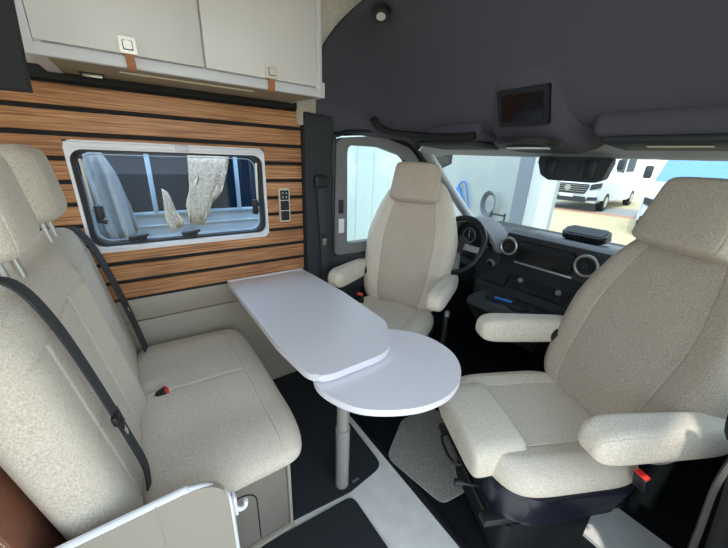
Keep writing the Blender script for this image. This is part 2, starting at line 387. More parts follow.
for sx in (-1, 1):
    cx = .185+sx*.352
    b = new(); tube(b, [(cx-sx*.002, WY-.002, 1.36), (cx-sx*.004, WY+.008, 1.15)], .0055, k=0)
    a = obj('support_arm', b, M['nickel'], wn)
    b = new(); box2(b, (cx-sx*.02-.012, WY-.012, 1.095), (cx-sx*.02+.012, WY+.02, 1.165), bev=.004)
    box(b, (0, 0, 0), (.03, .012, .018), Mx=T(cx-sx*.03, WY-.014, 1.10) @ Ry(.3), bev=.003)
    box(b, (0, 0, 0), (.012, .012, .05), Mx=T(cx-sx*.035, WY-.014, 1.14), bev=.003)
    obj('latch', b, M['black'], wn)
    b = new(); box2(b, (cx-.012, WY-.012, 1.352), (cx+.012, WY+.012, 1.372), bev=.003); obj('arm_bracket', b, M['black'], wn)
for cx in (-.03, .185):
    b = new(); box2(b, (cx-.035, WY-.006, 1.005), (cx+.035, WY+.02, 1.022), bev=.004)
    box(b, (0, 0, 0), (.05, .012, .012), Mx=T(cx+.02, WY-.012, 1.024) @ Ry(-.15), bev=.003); obj('latch', b, M['black'], wn)
# ---- socket panel
sp_ = thing('socket_panel', 'black switch and socket panel in silver frame on wood slat wall', 'socket', (.672, WY, 1.04))
b = new(); prism(b, rrect(.672, 1.13, .062, .182, .006), WY-.024, WY-.012, Mx=XZ, bev=.002); obj('frame', b, M['nickel'], sp_)
for k, z in enumerate((1.187, 1.130, 1.073)):
    b = new(); prism(b, rrect(.672, z, .048, .052, .003), WY-.028, WY-.02, Mx=XZ, bev=.001)
    md = obj(('switch', 'socket', 'socket')[k], b, M['black'], sp_)
    if k == 0:
        for dx in (-.01, .01):
            for dz in (-.011, .011):
                b = new(); cyl(b, (.672+dx, WY-.028, z+dz), (.672+dx, WY-.03, z+dz), .0045, n=10); obj('button', b, M['skin'], md)
    else:
        b = new(); tube(b, [(.672+.015*math.cos(a), WY-.0285, z+.015*math.sin(a)) for a in [i*PI/8 for i in range(16)]], .0014, n=6, k=1, closed=True); obj('socket_ring', b, M['dark'], md)

# ---- driver door, left side
dz = thing('door_1', None, None, (1.3, 1.72, 0)); dz['kind'] = 'structure'
outer = corner_poly([(.975, .80), (.985, 1.50), (1.30, 1.53), (1.56, 1.47), (1.74, 1.30), (1.80, .80)], [.05, .07, .2, .15, .15, .03])
inner = corner_poly([(1.07, .87), (1.06, 1.465), (1.30, 1.465), (1.50, 1.42), (1.66, 1.26), (1.72, .87)], [.03, .04, .2, .12, .12, .02])
b = new(); ringframe(b, outer, inner, 1.700, 1.75, Mx=XZ); obj('window_frame', b, M['door'], dz)
b = new(); prism(b, inner, 1.73, 1.735, Mx=XZ); obj('window_glass', b, M['glass'], dz)
b = new(); prism(b, [(1.51, .87), (1.53, .87), (1.545, 1.405), (1.525, 1.41)], 1.715, 1.735, Mx=XZ); obj('window_divider', b, M['black'], dz)
b = new(); box2(b, (.96, 1.70, -.05), (1.85, 1.76, .80), bev=.01); box2(b, (1.0, 1.66, .55), (1.8, 1.72, .66), bev=.02); obj('door_panel', b, M['dark'], dz)
b = new(); box2(b, (1.005, 1.69, 1.07), (1.035, 1.702, 1.15), bev=.004); obj('switch', b, M['black'], dz)
b = new(); box2(b, (1.005, 1.697, .945), (1.045, 1.7, 1.035), bev=.001); obj('sticker', b, M['white'], dz)
# black door seal
b = new(); tube(b, [(x, 1.70, z) for x, z in [(.968, .82), (.968, 1.44), (1.0, 1.515), (1.1, 1.54), (1.3, 1.545), (1.56, 1.49), (1.78, 1.31)]], .011); obj('door_seal', b, M['black'], dz)
for y0_, nm_ in ((1.712, 'trim_7'), (-.25, 'trim_8')):
    b = new(); prism(b, [(.95, 1.50), (.95, 1.66), (2.0, 1.60), (2.0, 1.38), (1.76, 1.30), (1.56, 1.475), (1.30, 1.535), (1.0, 1.51)], y0_, y0_+.07, Mx=XZ); structure(nm_, b, M['blackm'])
# B pillar
bp_ = new(); prism(bp_, corner_poly([(.79, -.03), (.79, 1.615), (.965, 1.60), (.965, -.03)], [.004, .01, .02, .004]), 1.70, 1.80, Mx=XZ, bev=.008)
box2(bp_, (.79, 1.692, 1.578), (.955, 1.71, 1.60), bev=.004)
pil = structure('pillar', bp_, M['dark'])
sb = thing('seat_belt', 'black seat belt hanging on dark pillar beside driver door window', 'seat belt', (.88, 1.69, .5))
b = new(); box2(b, (.835, 1.668, 1.225), (.915, 1.702, 1.295), bev=.012); box2(b, (.85, 1.664, 1.262), (.90, 1.675, 1.278), bev=.004); obj('belt_guide', b, M['black'], sb)
b = new(); strap(b, [(.872, 1.678, 1.26), (.878, 1.682, 1.1), (.889, 1.683, .92), (.898, 1.683, .7), (.90, 1.684, .45)], (1, 0, 0), .042); obj('webbing', b, M['belt'], sb)
b = new(); box2(b, (.873, 1.669, .93), (.911, 1.681, .955), bev=.003); obj('tongue_grip', b, M['black'], sb)
b = new(); prism(b, [(.878, .93), (.906, .93), (.902, .885), (.882, .885)], 1.674, 1.677, Mx=XZ); obj('tongue', b, M['chrome'], sb)

# ---- A pillar, windshield, header
ap = new(); q = [(1.66, 1.69, 1.48), (1.86, 1.68, 1.30), (2.20, 1.66, 1.00), (2.38, 1.64, .86)]
tube(ap, q, .035, n=12); structure('pillar_front', ap, M['grey'])
hd = new()
pts = [(1.66, 1.70), (1.80, 1.55), (1.90, 1.25), (1.945, .8), (1.90, .3), (1.80, 0), (1.66, -.14)]
P_ = catmull([(x, y, 0) for x, y in pts], 6); ring = []
sec = [(-.10, 1.500), (-.045, 1.452), (0, 1.440), (.04, 1.450), (.05, 1.52), (-.09, 1.54)]
for i, p in enumerate(P_):
    d = (P_[min(i+1, len(P_)-1)]-P_[max(i-1, 0)]).normalized(); nrm = Vector((-d.y, d.x, 0)); nrm = nrm if nrm.x > 0 else -nrm
    ring.append([hd.verts.new(p+nrm*a+Vector((0, 0, z))) for a, z in sec])
for A, B in zip(ring, ring[1:]):
    for j in range(6): hd.faces.new((A[j], A[(j+1) % 6], B[(j+1) % 6], B[j]))
hd.faces.new(ring[0]); hd.faces.new(ring[-1]); structure('trim_4', hd, M['hdr'])
ws = new(); R1 = [(x, y, 1.455) for x, y, _ in P_]; n_ = len(R1)
bot = catmull([(2.36, 1.68, .90), (2.56, 1.45, .90), (2.68, 1.15, .90), (2.72, .8, .90), (2.68, .4, .90), (2.56, .1, .90), (2.36, -.12, .90)], 6)
gA = [[ws.verts.new(Vector(R1[i])*(1-t)+Vector(bot[i])*t) for t in (0, .33, .66, 1)] for i in range(n_)]
for A, B in zip(gA, gA[1:]):
    for j in range(3): ws.faces.new((A[j], A[j+1], B[j+1], B[j]))
wso = structure('window_2', ws, M['glass'], smooth=0)
sm = wso.modifiers.new('thickness', 'SOLIDIFY'); sm.thickness = .004
# wiper-side lower cowl
b = new(); box2(b, (2.3, -.15, .80), (2.75, 1.7, .90), bev=.03); structure('cowl', b, M['blackm'])

b = new(); box2(b, (2.5, -.25, -.07), (2.56, 1.80, .82)); structure('wall_front', b, M['blackm'])
for n_, y_ in (('wall_cab_left', 1.72), ('wall_cab_right', -.20)):
    b = new(); box2(b, (1.84, y_-.02, -.07), (2.56, y_+.03, .88)); structure(n_, b, M['dark'])
# ---- headliner of the cab
hl = new(); nx, na = 26, 40; G = []
def ztop(s):
    K = [(0, 2.04), (.2, 1.975), (.35, 1.89), (.45, 1.81), (.54, 1.71), (.62, 1.60), (.68, 1.555), (.8, 1.535), (1, 1.515)]
    for (a, za), (c, zc) in zip(K, K[1:]):
        if s <= c: t = (s-a)/(c-a); return za+(zc-za)*t
    return 1.515
for i in range(nx+1):
    s = i/nx; row = []
    zt = ztop(s)-.0; wv = .945-.06*s
    for j in range(na+1):
        a = PI*j/na; ca, sa = math.cos(a), math.sin(a); e = .42
        y = .775+wv*math.copysign(abs(ca)**e, ca); zb = 1.535-.03*s
        z = zb+(zt-zb)*abs(sa)**e
        xs = .79+.16*max(0, min(1, (z-1.55)/.5))**1.6
        xe = 1.86-.20*(abs(ca)**2.2)
        row.append(hl.verts.new((xs+(xe-xs)*s, y, z)))
    G.append(row)
for A, B in zip(G, G[1:]):
    for j in range(na): hl.faces.new((A[j], A[j+1], B[j+1], B[j]))
hlo = structure('ceiling_cab', hl, M['hl'], smooth=0)
sm = hlo.modifiers.new('thickness', 'SOLIDIFY'); sm.thickness = .02; sm.offset = 1
# ---- right-hand cab side
dr = thing('door_2', None, None, (1.4, -.17, 0)); dr['kind'] = 'structure'
b = new(); ringframe(b, [(x, z) for x, z in outer], [(x, z) for x, z in inner], -.20, -.155, Mx=XZ); obj('window_frame', b, M['door'], dr)
b = new(); box2(b, (.96, -.22, -.05), (1.85, -.16, .80), bev=.01); obj('door_panel', b, M['dark'], dr)
b = new(); prism(b, inner, -.185, -.18, Mx=XZ); obj('window_glass', b, M['glass'], dr)
b = new(); prism(b, [(.83, -.05), (.83, 1.60), (.965, 1.60), (.965, -.05)], -.24, -.15, Mx=XZ, bev=.01); structure('pillar_right', b, M['dark'])

# ================================================================== OVERHEAD CABINET
oc = thing('overhead_cabinet', 'light grey overhead cabinet with two strapped doors above wood wall', 'cabinet', (.27, 1.5, 1.63))
CY = 1.36
b = new()
prism(b, [(CY+.012, 1.655), (1.715, 1.668), (1.71, 1.86), (1.60, 1.99), (1.45, 2.06), (CY+.012, 2.06)], -.19, .70, Mx=YZ)
box2(b, (-.19, CY, 1.632), (.712, CY+.022, 1.664), bev=.004)             # lower rail
box2(b, (-.19, CY, 1.96), (.712, CY+.022, 2.07), bev=.004)
box2(b, (-.1915, CY-.001, 1.631), (-.162, CY+.021, 2.06), bev=.004); box2(b, (.690, CY+.001, 1.635), (.722, CY+.03, 2.06), bev=.012, seg=3)
obj('carcass', b, M['cabf'], oc)
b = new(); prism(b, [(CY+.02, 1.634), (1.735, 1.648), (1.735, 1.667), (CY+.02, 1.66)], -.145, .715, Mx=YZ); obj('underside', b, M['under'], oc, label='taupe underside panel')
b = new(); prism(b, [(CY+.004, 1.633), (1.735, 1.645), (1.735, 1.70), (CY+.004, 1.70)], -.188, -.146, Mx=YZ); obj('end_trim', b, M['cabf'], oc)
b = new(); prism(b, [(CY+.012, 1.634), (1.735, 1.648), (1.735, 1.70), (CY+.012, 1.69)], .713, .735, Mx=YZ); obj('end_trim', b, M['cabf'], oc)
b = new(); box(b, (0, 0, 0), (.44, .006, .004), Mx=T(.24, CY+.11, 1.635) @ Rx(.039)); obj('led_strip', b, M['paper'], oc)
b = new(); box(b, (0, 0, 0), (.07, .03, .016), Mx=T(-.06, CY+.27, 1.642) @ Rx(.039), bev=.003); rl = obj('reading_lamp', b, M['black'], oc)
b = new(); box(b, (0, 0, 0), (.055, .006, .010), Mx=T(-.058, CY+.253, 1.634) @ Rx(.039), bev=.001); obj('lamp_bezel', b, M['alu'], rl)
for (xa, xb, sx) in ((-.160, .262, .052), (.268, .688, .495)):
    b = new(); box2(b, (xa, CY-.006, 1.668), (xb, CY+.014, 1.957), bev=.0025); d = obj('door', b, M['cab'], oc)
    b = new(); strap(b, [(sx, CY-.010, 1.69), (sx, CY-.012, 1.66), (sx+.001, CY-.007, 1.637), (sx+.001, CY+.004, 1.627), (sx+.001, CY+.02, 1.628)], (1, 0, 0), .024, .003); obj('strap', b, M['leather'], d, label='tan leather pull strap')
    b = new(); prism(b, rrect(sx, 1.690, .044, .044, .004), CY-.0165, CY-.006, Mx=XZ, bev=.002)
    lt = obj('latch', b, M['nickel'], d)
    b = new(); prism(b, rrect(sx, 1.690, .026, .026, .003), CY-.017, CY-.0163, Mx=XZ); obj('button_shadow_gap', b, M['dark'], lt)
    b = new(); prism(b, rrect(sx, 1.690, .022, .022, .003), CY-.023, CY-.0155, Mx=XZ, bev=.003); obj('push_button', b, M['nickel'], lt)
# black panel hanging at upper left
b = new(); prism(b, [(-.5, 1.48), (-.126, 1.488), (-.118, 1.62), (-.105, 1.78), (-.5, 1.78)], .885, .90, Mx=XZ, bev=.003)
tag(obj('blind_panel', b, M['blackm']), 'black hanging flap at left beside the overhead cabinet', 'panel')

# ceiling spot
cs = thing('ceiling_spotlight', 'small round recessed spotlight in the dark cab ceiling', 'light', (.98, 1.32, 1.955))
nrm = Vector((-.25, -.35, -1)).normalized()
c0 = Vector((.975, 1.315, 1.955))
c0 = Vector((.985, 1.33, 1.985)); b = new(); cyl(b, c0, c0+nrm*.020, .044, .041, n=28, bev=.003); obj('bezel', b, M['black'], cs)
b = new(); cyl(b, c0+nrm*.018, c0+nrm*.022, .020, n=24); obj('lens', b, M['lens'], cs)

# ---- overhead console with display
co = thing('overhead_console', 'dark roof console with framed display and map light above windshield', 'console', (1.45, .85, 1.5))
q = new(); rows = []
K = [(1.30, 1.875, .16), (1.33, 1.81, .17), (1.365, 1.74, .178), (1.40, 1.66, .185), (1.44, 1.57, .195), (1.49, 1.50, .21), (1.58, 1.470, .235), (1.74, 1.465, .25)]
for (x, z, hw) in K:
    row = []
    for j in range(17):
        u = -1+j/8; s = 1-abs(u)**4
        row.append(q.verts.new((x+.05*(1-s), .86+hw*u*1.06, z+.12*(1-s)**1.5)))
    rows.append(row)
for A, B in zip(rows, rows[1:]):
    for j in range(16): q.faces.new((A[j], A[j+1], B[j+1], B[j]))
cs_ = obj('housing', q, M['hl'], co, smooth=0); sm = cs_.modifiers.new('thickness', 'SOLIDIFY'); sm.thickness = .012; sm.offset = 1
su = cs_.modifiers.new('smooth', 'SUBSURF'); su.levels = su.render_levels = 1
# display lies on the sloping face between K[2] and K[4]
px_, pz_ = K[4][0]-K[2][0], K[4][1]-K[2][1]; L_ = math.hypot(px_, pz_)
MD = Matrix(((0, px_/L_, pz_/L_, 1.40), (-1, 0, 0, .855), (0, pz_/L_, -px_/L_, 1.625), (0, 0, 0, 1)))
b = new(); prism(b, rrect(0, 0, .225, .150, .006), -.012, .008, Mx=MD, bev=.002); fr = obj('display_frame', b, M['black'], co)
b = new(); prism(b, rrect(0, -.002, .185, .108, .004), .008, .0105, Mx=MD); obj('display', b, M['screen'], co)
b = new()


cyl(b, (1.50, .86, 1.492), (1.497, .86, 1.470), .135, .125, n=40, bev=.006); bmesh.ops.scale(b, vec=(.85, 1.15, 1), verts=b.verts, space=T(-1.50, -.86, 0)); lp = obj('map_light', b, M['black'], co)
b = new(); cyl(b, (1.50, .86, 1.471), (1.50, .86, 1.464), .105, .10, n=32); bmesh.ops.scale(b, vec=(.6, 1.0, 1), verts=b.verts, space=T(-1.53, -.86, 0)); obj('lamp_lens', b, M['lens'], lp)

# ---- sun visors, grab handle, mirror
for (y0, y1, nm, lb) in ((-.10, .56, 'sun_visor', 'folded dark sun visor with cream sticker on the passenger side'), (1.14, 1.56, 'sun_visor', 'folded dark sun visor on the driver side beside the grab handle')):
    t = thing(nm, lb, 'sun visor', (1.6, (y0+y1)/2, 1.5), group=None)
    b = new(); box(b, (0, 0, 0), (.26, y1-y0, .028), Mx=T(1.60, (y0+y1)/2, 1.490) @ Ry(.06), bev=.013, seg=3); obj('panel', b, M['dark'], t)
    b = new(); tube(b, [(1.715, y0+.02, 1.478), (1.72, y1-.02, 1.478)], .008, k=0); obj('hinge_rod', b, M['black'], t)
    if y0 < 0:
        b = new(); box(b, (0, 0, 0), (.035, .17, .002), Mx=T(1.545, .345, 1.4755) @ Ry(.06)); obj('sticker', b, M['paper'], t)
b = new(); tube(b, [(1.20, 1.645, 1.615), (1.215, 1.615, 1.575), (1.27, 1.575, 1.545), (1.36, 1.50, 1.535), (1.43, 1.36, 1.525), (1.44, 1.2, 1.52), (1.46, 1.12, 1.525)], .019, n=12)
tag(obj('grab_rail', b, M['blackm']), 'curved black grab handle above the driver door window', 'handle')
b = new(); box2(b, (1.46, 1.11, 1.505), (1.80, 1.62, 1.60), bev=.035, seg=4); box2(b, (1.46, -.14, 1.505), (1.80, .60, 1.60), bev=.035, seg=4); structure('shelf', b, M['hl'])
mr = thing('rear_view_mirror', 'black windscreen camera and mirror housing under the roof header', 'mirror', (1.9, .74, 1.4))
b = new(); prism(b, corner_poly([(.625, 1.445), (.645, 1.345), (.69, 1.325), (.90, 1.325), (.945, 1.35), (.985, 1.445)], .02), 1.84, 1.90, Mx=YZ, bev=.01)
obj('housing', b, M['dark'], mr)
for (ya, yb) in ((.68, .735), (.87, .925)):
    b = new(); box2(b, (1.832, ya, 1.345), (1.842, yb, 1.432), bev=.004); obj('vent_grille', b, M['black'], mr)
b = new(); box2(b, (1.832, .76, 1.37), (1.842, .84, 1.42), bev=.003); obj('cover', b, M['dark'], mr)

# ================================================================== TABLE
tb = thing('folding_table', 'white wall-mounted table with swivelling oval extension on one grey leg', 'table', (.555, .86, 0))
top = corner_poly([(.325, 1.735), (.335, 1.1), (.345, .745), (.60, .735), (.83, .90), (.765, 1.735)][::-1], [.01, .20, .16, .10, .02, .01][::1], 10)
top = corner_poly([(.765, 1.735), (.80, 1.30), (.795, .93), (.68, .745), (.36, .745), (.332, 1.0), (.325, 1.735)], [.01, .4, .10, .16, .09, .3, .01], 10)
b = new(); prism(b, top, .712, .738, bev=.005); box2(b, (.326, 1.722, .736), (.764, 1.738, .742), bev=.002)
obj('tabletop', b, M['table'], tb)
ext = catmull([(x, y, 0) for x, y in [(.375, .775), (.385, .69), (.435, .60), (.525, .535), (.62, .500), (.725, .500), (.83, .55), (.90, .65), (.90, .78), (.83, .89), (.70, .955), (.52, .93), (.42, .87)]], 6, True)
b = new(); prism(b, [(p.x, p.y) for p in ext], .682, .706, bev=.004); obj('extension_top', b, M['table'], tb)
b = new(); cyl(b, (.545, .868, .33), (.545, .868, .682), .026, n=28); cyl(b, (.545, .868, .0), (.545, .868, .325), .030, n=28); cyl(b, (.545, .868, .322), (.545, .868, .336), .031, n=28, bev=.002)
obj('leg', b, M['leg'], tb)
b = new(); cyl(b, (.545, .868, .66), (.545, .868, .683), .05, n=24); box2(b, (.50, .80, .706), (.62, 1.0, .712)); obj('swivel_bracket', b, M['alu'], tb)

# ================================================================== FLOOR MATS
m1 = corner_poly([(.285, .845), (.305, 1.10), (.36, 1.72), (.775, 1.72), (.755, .84), (.56, .815)], [.01, .1, .02, .02, .05, .02])
b = new(); prism(b, m1, .001, .009, bev=.003); t = thing('floor_mat', 'black carpet mat under the table leg', 'mat', (.55, 1.2, 0)); obj('carpet', b, M['mat_'], t)
b = new(); box(b, (0, 0, .0095), (.034, .012, .002), Mx=T(.605, .845, 0) @ Rz(.05)); obj('cloth_tag', b, M['hose'], t)
m2 = corner_poly([(.14, .36), (.155, .822), (.555, .795), (.565, .36)], [.02, .01, .035, .02])
b = new(); prism(b, m2, .001, .009, bev=.003); tag(obj('floor_mat', b, M['mat_']), 'black carpet mat in front of the bench base, at the bottom of the photo', 'mat')
m3 = corner_poly([(.80, .86), (1.02, 1.00), (1.25, .98), (1.20, .45), (1.0, .53), (.86, .55)], [.06, .08, .05, .1, .08, .04])
b = new(); prism(b, m3, .004, .013, bev=.003); tag(obj('carpet', b, M['gmat']), 'grey speckled carpet mat beside the passenger seat front', 'mat')

# ================================================================== SWIVEL SEATS
def seat(name, label, loc, ang, spread=.30, z0=0, lean_a=.2, bw=.60, bh=.86, fa=None, fb=None):
    fa = fa or M['fab']; fb = fb or M['fabd']
    t = thing(name, label, 'seat', loc, ang); k = dict(world=False, smooth=0)
    f = lambda u, v: .022*min(1, max(0, (abs(u)-.50)/.25))**1.5 * (1 if v > -.9 else 1)
    c = pad(.525, .54, .13, rn=3, p=4, front=f, grooves=(gu(.56, .006, .010),), su=(.56,))
    obj('seat_cushion', tf(c, T(.0, 0, .465) @ LAY), M['fab'], t, **k)
    c = pad(.345, .20, .135, rn=6, p=9, front=lambda u, v: .008*(1-u*u), grooves=())
    obj('thigh_support', tf(c, T(.225, 0, .482) @ Ry(.10) @ LAY), M['fab'], t, **k)
    wf = lambda v: .90+.10*min(1, (v+1)/.9) - (max(0, v-.05)/.95)**1.4*.46
    bl = lambda u, v: .030*min(1, max(0, (abs(u)-.50)/.3))**1.3*(1-max(0, v-.55)/.45*.6)
    c = pad(bw, bh, .13, wf=wf, rn=4, p=4, front=bl, grooves=(gu(.56, .006, .009),), su=(.56,), region=lambda u, v: abs(u) < .56 and v < .96)
    lean = T(-.235, 0, .47) @ Ry(-lean_a)
    obj('backrest', tf(c, lean @ T(0, 0, bh/2)), None, t, mats=[fa, fb], **k)
    c = pad(.29, .235, .135, wf=lambda v: 1.0-.06*v, rn=5, p=9, front=lambda u, v: .010*(1-u*u), grooves=(gu(.86, .003, .012),), su=(.86,))
    obj('headrest', tf(c, lean @ T(.092, 0, .800)), fb, t, **k)
    for s in (-1, 1):
        c = pad(.095, .48, .115, rn=4, p=5, wf=lambda v: 1-.10*v, nu=24, nv=36, grooves=(gu(.8, .003, .015),), su=(.8,))
        obj('armrest', tf(c, T(-.13, s*spread, .705) @ Ry(-.06) @ LAY), M['fab'], t, **k)
        q = new(); cyl(q, (-.25, s*(spread-.06), .68), (-.25, s*(spread-.02), .70), .03, n=16); obj('armrest_pivot', q, M['black'], t, world=False)
    # black shell below the cushion
    q = new(); out = corner_poly([(.25, -.20), (.25, .20), (.14, .262), (-.24, .25), (-.24, -.25), (.14, -.262)], [.09, .09, .12, .06, .06, .12], 10)
    prism(q, out, .285, .43, bev=.05, seg=5)
    for v in q.verts:
        if v.co.z < .40: kf = 1-.07*min(1, (.40-v.co.z)/.1); v.co.x *= kf; v.co.y *= kf
    obj('seat_shell', q, M['shell'], t, world=False)
    q = new(); prism(q, corner_poly([(.20, -.18), (.20, .18), (-.22, .18), (-.22, -.18)], .03), .235, .255, bev=.004)
    for s in (-1, 1): box2(q, (-.27, s*.19-.02, .255), (.27, s*.19+.02, .285), bev=.004)
    box2(q, (.235, -.20, .262), (.25, .20, .275)); box2(q, (-.25, -.20, .262), (-.235, .20, .275))
    obj('slide_rails', q, M['black'], t, world=False)
    for s in (-1, 1):
        q = new(); box2(q, (-.20, s*.17-.012, .283), (.20, s*.17+.012, .31)); obj('runner', q, M['dark'], t, world=False)
    q = new(); cyl(q, (0, 0, .21), (0, 0, .238), .15, n=32); obj('swivel_plate', q, M['dark'], t, world=False)
    q = new(); prism(q, corner_poly([(.17, -.19), (.17, .19), (-.19, .19), (-.19, -.19)], .03), -.011+z0, .212, bev=.01); obj('pedestal', q, M['blackm'], t, world=False)
    q = new(); tube(q, [(.20, .10, .29), (.27, .10, .31), (.31, .09, .315)], .006); cyl(q, (.30, .092, .315), (.33, .088, .316), .013, n=14, bev=.003); obj('lever', q, M['black'], t, world=False)
    q = new(); tube(q, [(.21, -.15, .27), (.28, -.15, .27), (.28, -.02, .27), (.21, -.02, .27)], .006, k=3); obj('slide_handle', q, M['black'], t, world=False)
    return t
pas = seat('swivel_seat', 'cream upholstered front passenger seat turned to face the table, nearest the camera', (1.10, .39, 0), math.radians(153.6), .30, z0=.025, lean_a=.32, bw=.61, bh=.79, fa=M['fabg'], fb=M['fabg'])
drv = seat('swivel_seat', 'cream upholstered driver seat turned backwards beside the wheel and pillar', (1.09, 1.295, 0), math.radians(208), .30, lean_a=.275)
# buckles of the front seats
def buckle(x, y, z, rz, label, tilt=.3, par=None, group=None):
    t = thing('belt_buckle', label, 'buckle', (x, y, z-.03), rz)
    q = new(); box(q, (0, 0, .02), (.022, .038, .06), Mx=Rx(0) @ Ry(tilt), bev=.004); obj('casing', q, M['black'], t, world=False)
    q = new(); box(q, (0, 0, .047), (.018, .034, .016), Mx=Ry(tilt), bev=.003); obj('red_button', q, M['red'], t, world=False)
    return t
buckle(1.10, .06, .535, math.radians(158), 'red-topped belt buckle under the passenger seat armrest, right')
buckle(1.00, 1.42, .62, math.radians(206), 'small red-topped buckle beside the driver seat cushion, near the pillar')

# ================================================================== BENCH
bn = thing('bench_seat', 'cream two-seat travel bench with tall back along the wood wall', 'bench', (.05, 1.21, 0))
k = dict(smooth=0)
two = lambda u: min(1, abs(abs(u)-.5)/.5)
c = pad(.96, .51, .13, rn=5, p=5, nu=72, front=lambda u, v: .012*(1-math.exp(-((abs(u)-.5)/.22)**2)), grooves=(gv(-.62, .005, .010), lambda u, v: .006*math.exp(-(u/.008)**2)*(1 if v > -.62 else 0), lambda u, v: .02*math.exp(-((u-.12)/.05)**2-((v-.72)/.10)**2)), su=(0,), sv=(-.62,))
obj('seat_cushion', tf(c, T(.105, 1.245, .435) @ Ry(.03) @ LAY), M['fab'], bn, **k)
bf = lambda u, v: .028*max(0, (abs(abs(u)-.5)-.28)/.22)**1.2*(1 if v < .6 else max(0, 1-(v-.6)/.4))
c = pad(1.04, .70, .15, rn=5, p=8, nu=84, nv=56, front=bf, grooves=(lambda u, v: .006*math.exp(-((abs(abs(u)-.5)-.27)/.008)**2)*(1 if v < .66 else 0), gv(.66, .006, .010), gv(-.05, .003, .010, 1)), su=(.23, .77), sv=(.66, -.05))
obj('backrest', tf(c, T(-.120, 1.232, .455) @ Ry(-.155) @ T(-.07, 0, .33)), M['fab'], bn, **k)
for y in (1.40, .96):
    c = pad(.27, .225, .12, rn=3, p=4, wf=lambda v: 1-.08*v, grooves=(gu(.74, .005, .010),), su=(.74,))
    h = obj('headrest', tf(c, T(-.265, y, 1.285) @ Ry(-.12)), M['fab'], bn, **k)
    for s in (-1, 1):
        q = new(); cyl(q, (-.235, y+s*.045, 1.03), (-.265, y+s*.045, 1.24), .0075, n=14); obj('headrest_post', q, M['alu'], h)
# brown back panel and grey post behind the backrest
q = new(); MB = T(-.128, 1.22, .44) @ Ry(-.155) @ T(-.07, 0, .33)
box(q, (-.095, -.02, -.02), (.05, 1.03, .64), Mx=MB, bev=.008); bk = obj('back_panel', q, M['brown'], bn, label='brown leatherette back panel')
q = new()
for i in range(70): z = -.31+i*.0085; box(q, (-.077, -.536, z), (.0016, .001, .0045), Mx=MB)
obj('stitching', q, M['stitch'], bk)
q = new(); box(q, (-.14, -.02, -.07), (.035, 1.03, .74), Mx=MB, bev=.006); obj('back_frame', q, M['lam'], bn)
# base of the bench
q = new(); box2(q, (-.20, .84, .0), (.285, 1.745, .36), bev=.006); base = obj('base', q, M['taupe'], bn)
q = new(); box2(q, (-.20, .82, .0), (.30, .84, .02), bev=.003); box2(q, (.285, .83, .0), (.297, 1.74, .36), bev=.003); obj('edge_trim', q, M['lam'], bn)
q = new(); pts = [(.07, .838, .285)]+[(.115+.055*math.sin(a), .838, .235+.055*math.cos(a)) for a in [i*PI/2/6 for i in range(7)]]+[(.17, .838, .13), (.17, .838, .03)]
tube(q, pts, .0022, n=6, k=2); obj('hatch_joint', q, M['blackm'], base)
# belts on the bench
def bench_belt(label, pts, tp, wd):
    t = thing('seat_belt', label, 'seat belt', (pts[-1][0], pts[-1][1], pts[-1][2]))
    q = new(); strap(q, pts, (.35, 1, -.1), wd, .005); obj('webbing', q, M['belt'], t)
    Mt = T(*tp) @ Ry(-.17)
    q = new(); box(q, (0, 0, 0), (.014, .055, .028), Mx=Mt, bev=.005); box(q, (.004, .0, -.02), (.008, .04, .03), Mx=Mt, bev=.003); obj('tongue_grip', q, M['black'], t)
    q = new(); prism(q, rrect(0, 0, .03, .03, .004), -.0015, .0015, Mx=Mt @ T(.004, .0, -.045) @ Ry(PI/2)); obj('tongue', q, M['chrome'], t)
bench_belt('black lap and shoulder belt over the near side of the bench backrest', [(-.34, .82, 1.145), (-.27, .83, 1.160), (-.225, .845, 1.145), (-.189, .85, 1.05), (-.154, .85, .88), (-.120, .85, .68), (-.106, .85, .58), (-.11, .85, .50)], (-.136, .85, .77), .026)
bench_belt('black lap and shoulder belt on the far side of the bench backrest by the window', [(-.31, 1.66, 1.07), (-.255, 1.66, 1.10), (-.215, 1.655, 1.08), (-.172, 1.64, .98), (-.118, 1.605, .74), (-.085, 1.60, .52)], (-.125, 1.618, .78), .045)
buckle(-.078, 1.245, .528, 0, 'red-topped belt buckle sunk in the bench seat crease', tilt=1.1)

# foreground half panel with white edging and hook
fp = thing('side_panel', 'warm grey curved-corner panel with white edging at the bench end, bottom left', 'panel', (-.2, .66, 0))
out = corner_poly([(-.9, .02), (-.9, .635), (.065, .635), (.065, .02)], [.01, .01, .10, .01], 10)
q = new(); prism(q, out, .655, .675, Mx=XZ); box2(q, (-.085, .6535, .03), (-.0825, .6555, .64)); obj('board', q, M['cream'], fp)
ed = [p for p in out if p[1] > .5 or p[0] > .05]
q = new(); tube(q, [(-.9, .665, .637), (-.5, .665, .637), (-.06, .665, .637), (-.025, .665, .634), (.02, .665, .616), (.048, .665, .58), (.065, .665, .53), (.066, .665, .43), (.066, .665, .02)], .009, n=10); obj('edging', q, M['white'], fp)
hk = thing('coat_hook', 'small white hook on the rounded end of the grey side panel', 'hook', (.09, .665, .50))
q = new(); box2(q, (.074, .648, .48), (.082, .678, .55), bev=.004); obj('back_plate', q, M['white'], hk)
q = new(); tube(q, [(.078, .662, .495), (.090, .660, .484), (.102, .658, .490), (.105, .658, .51)], .006, n=10); obj('prong', q, M['white'], hk)

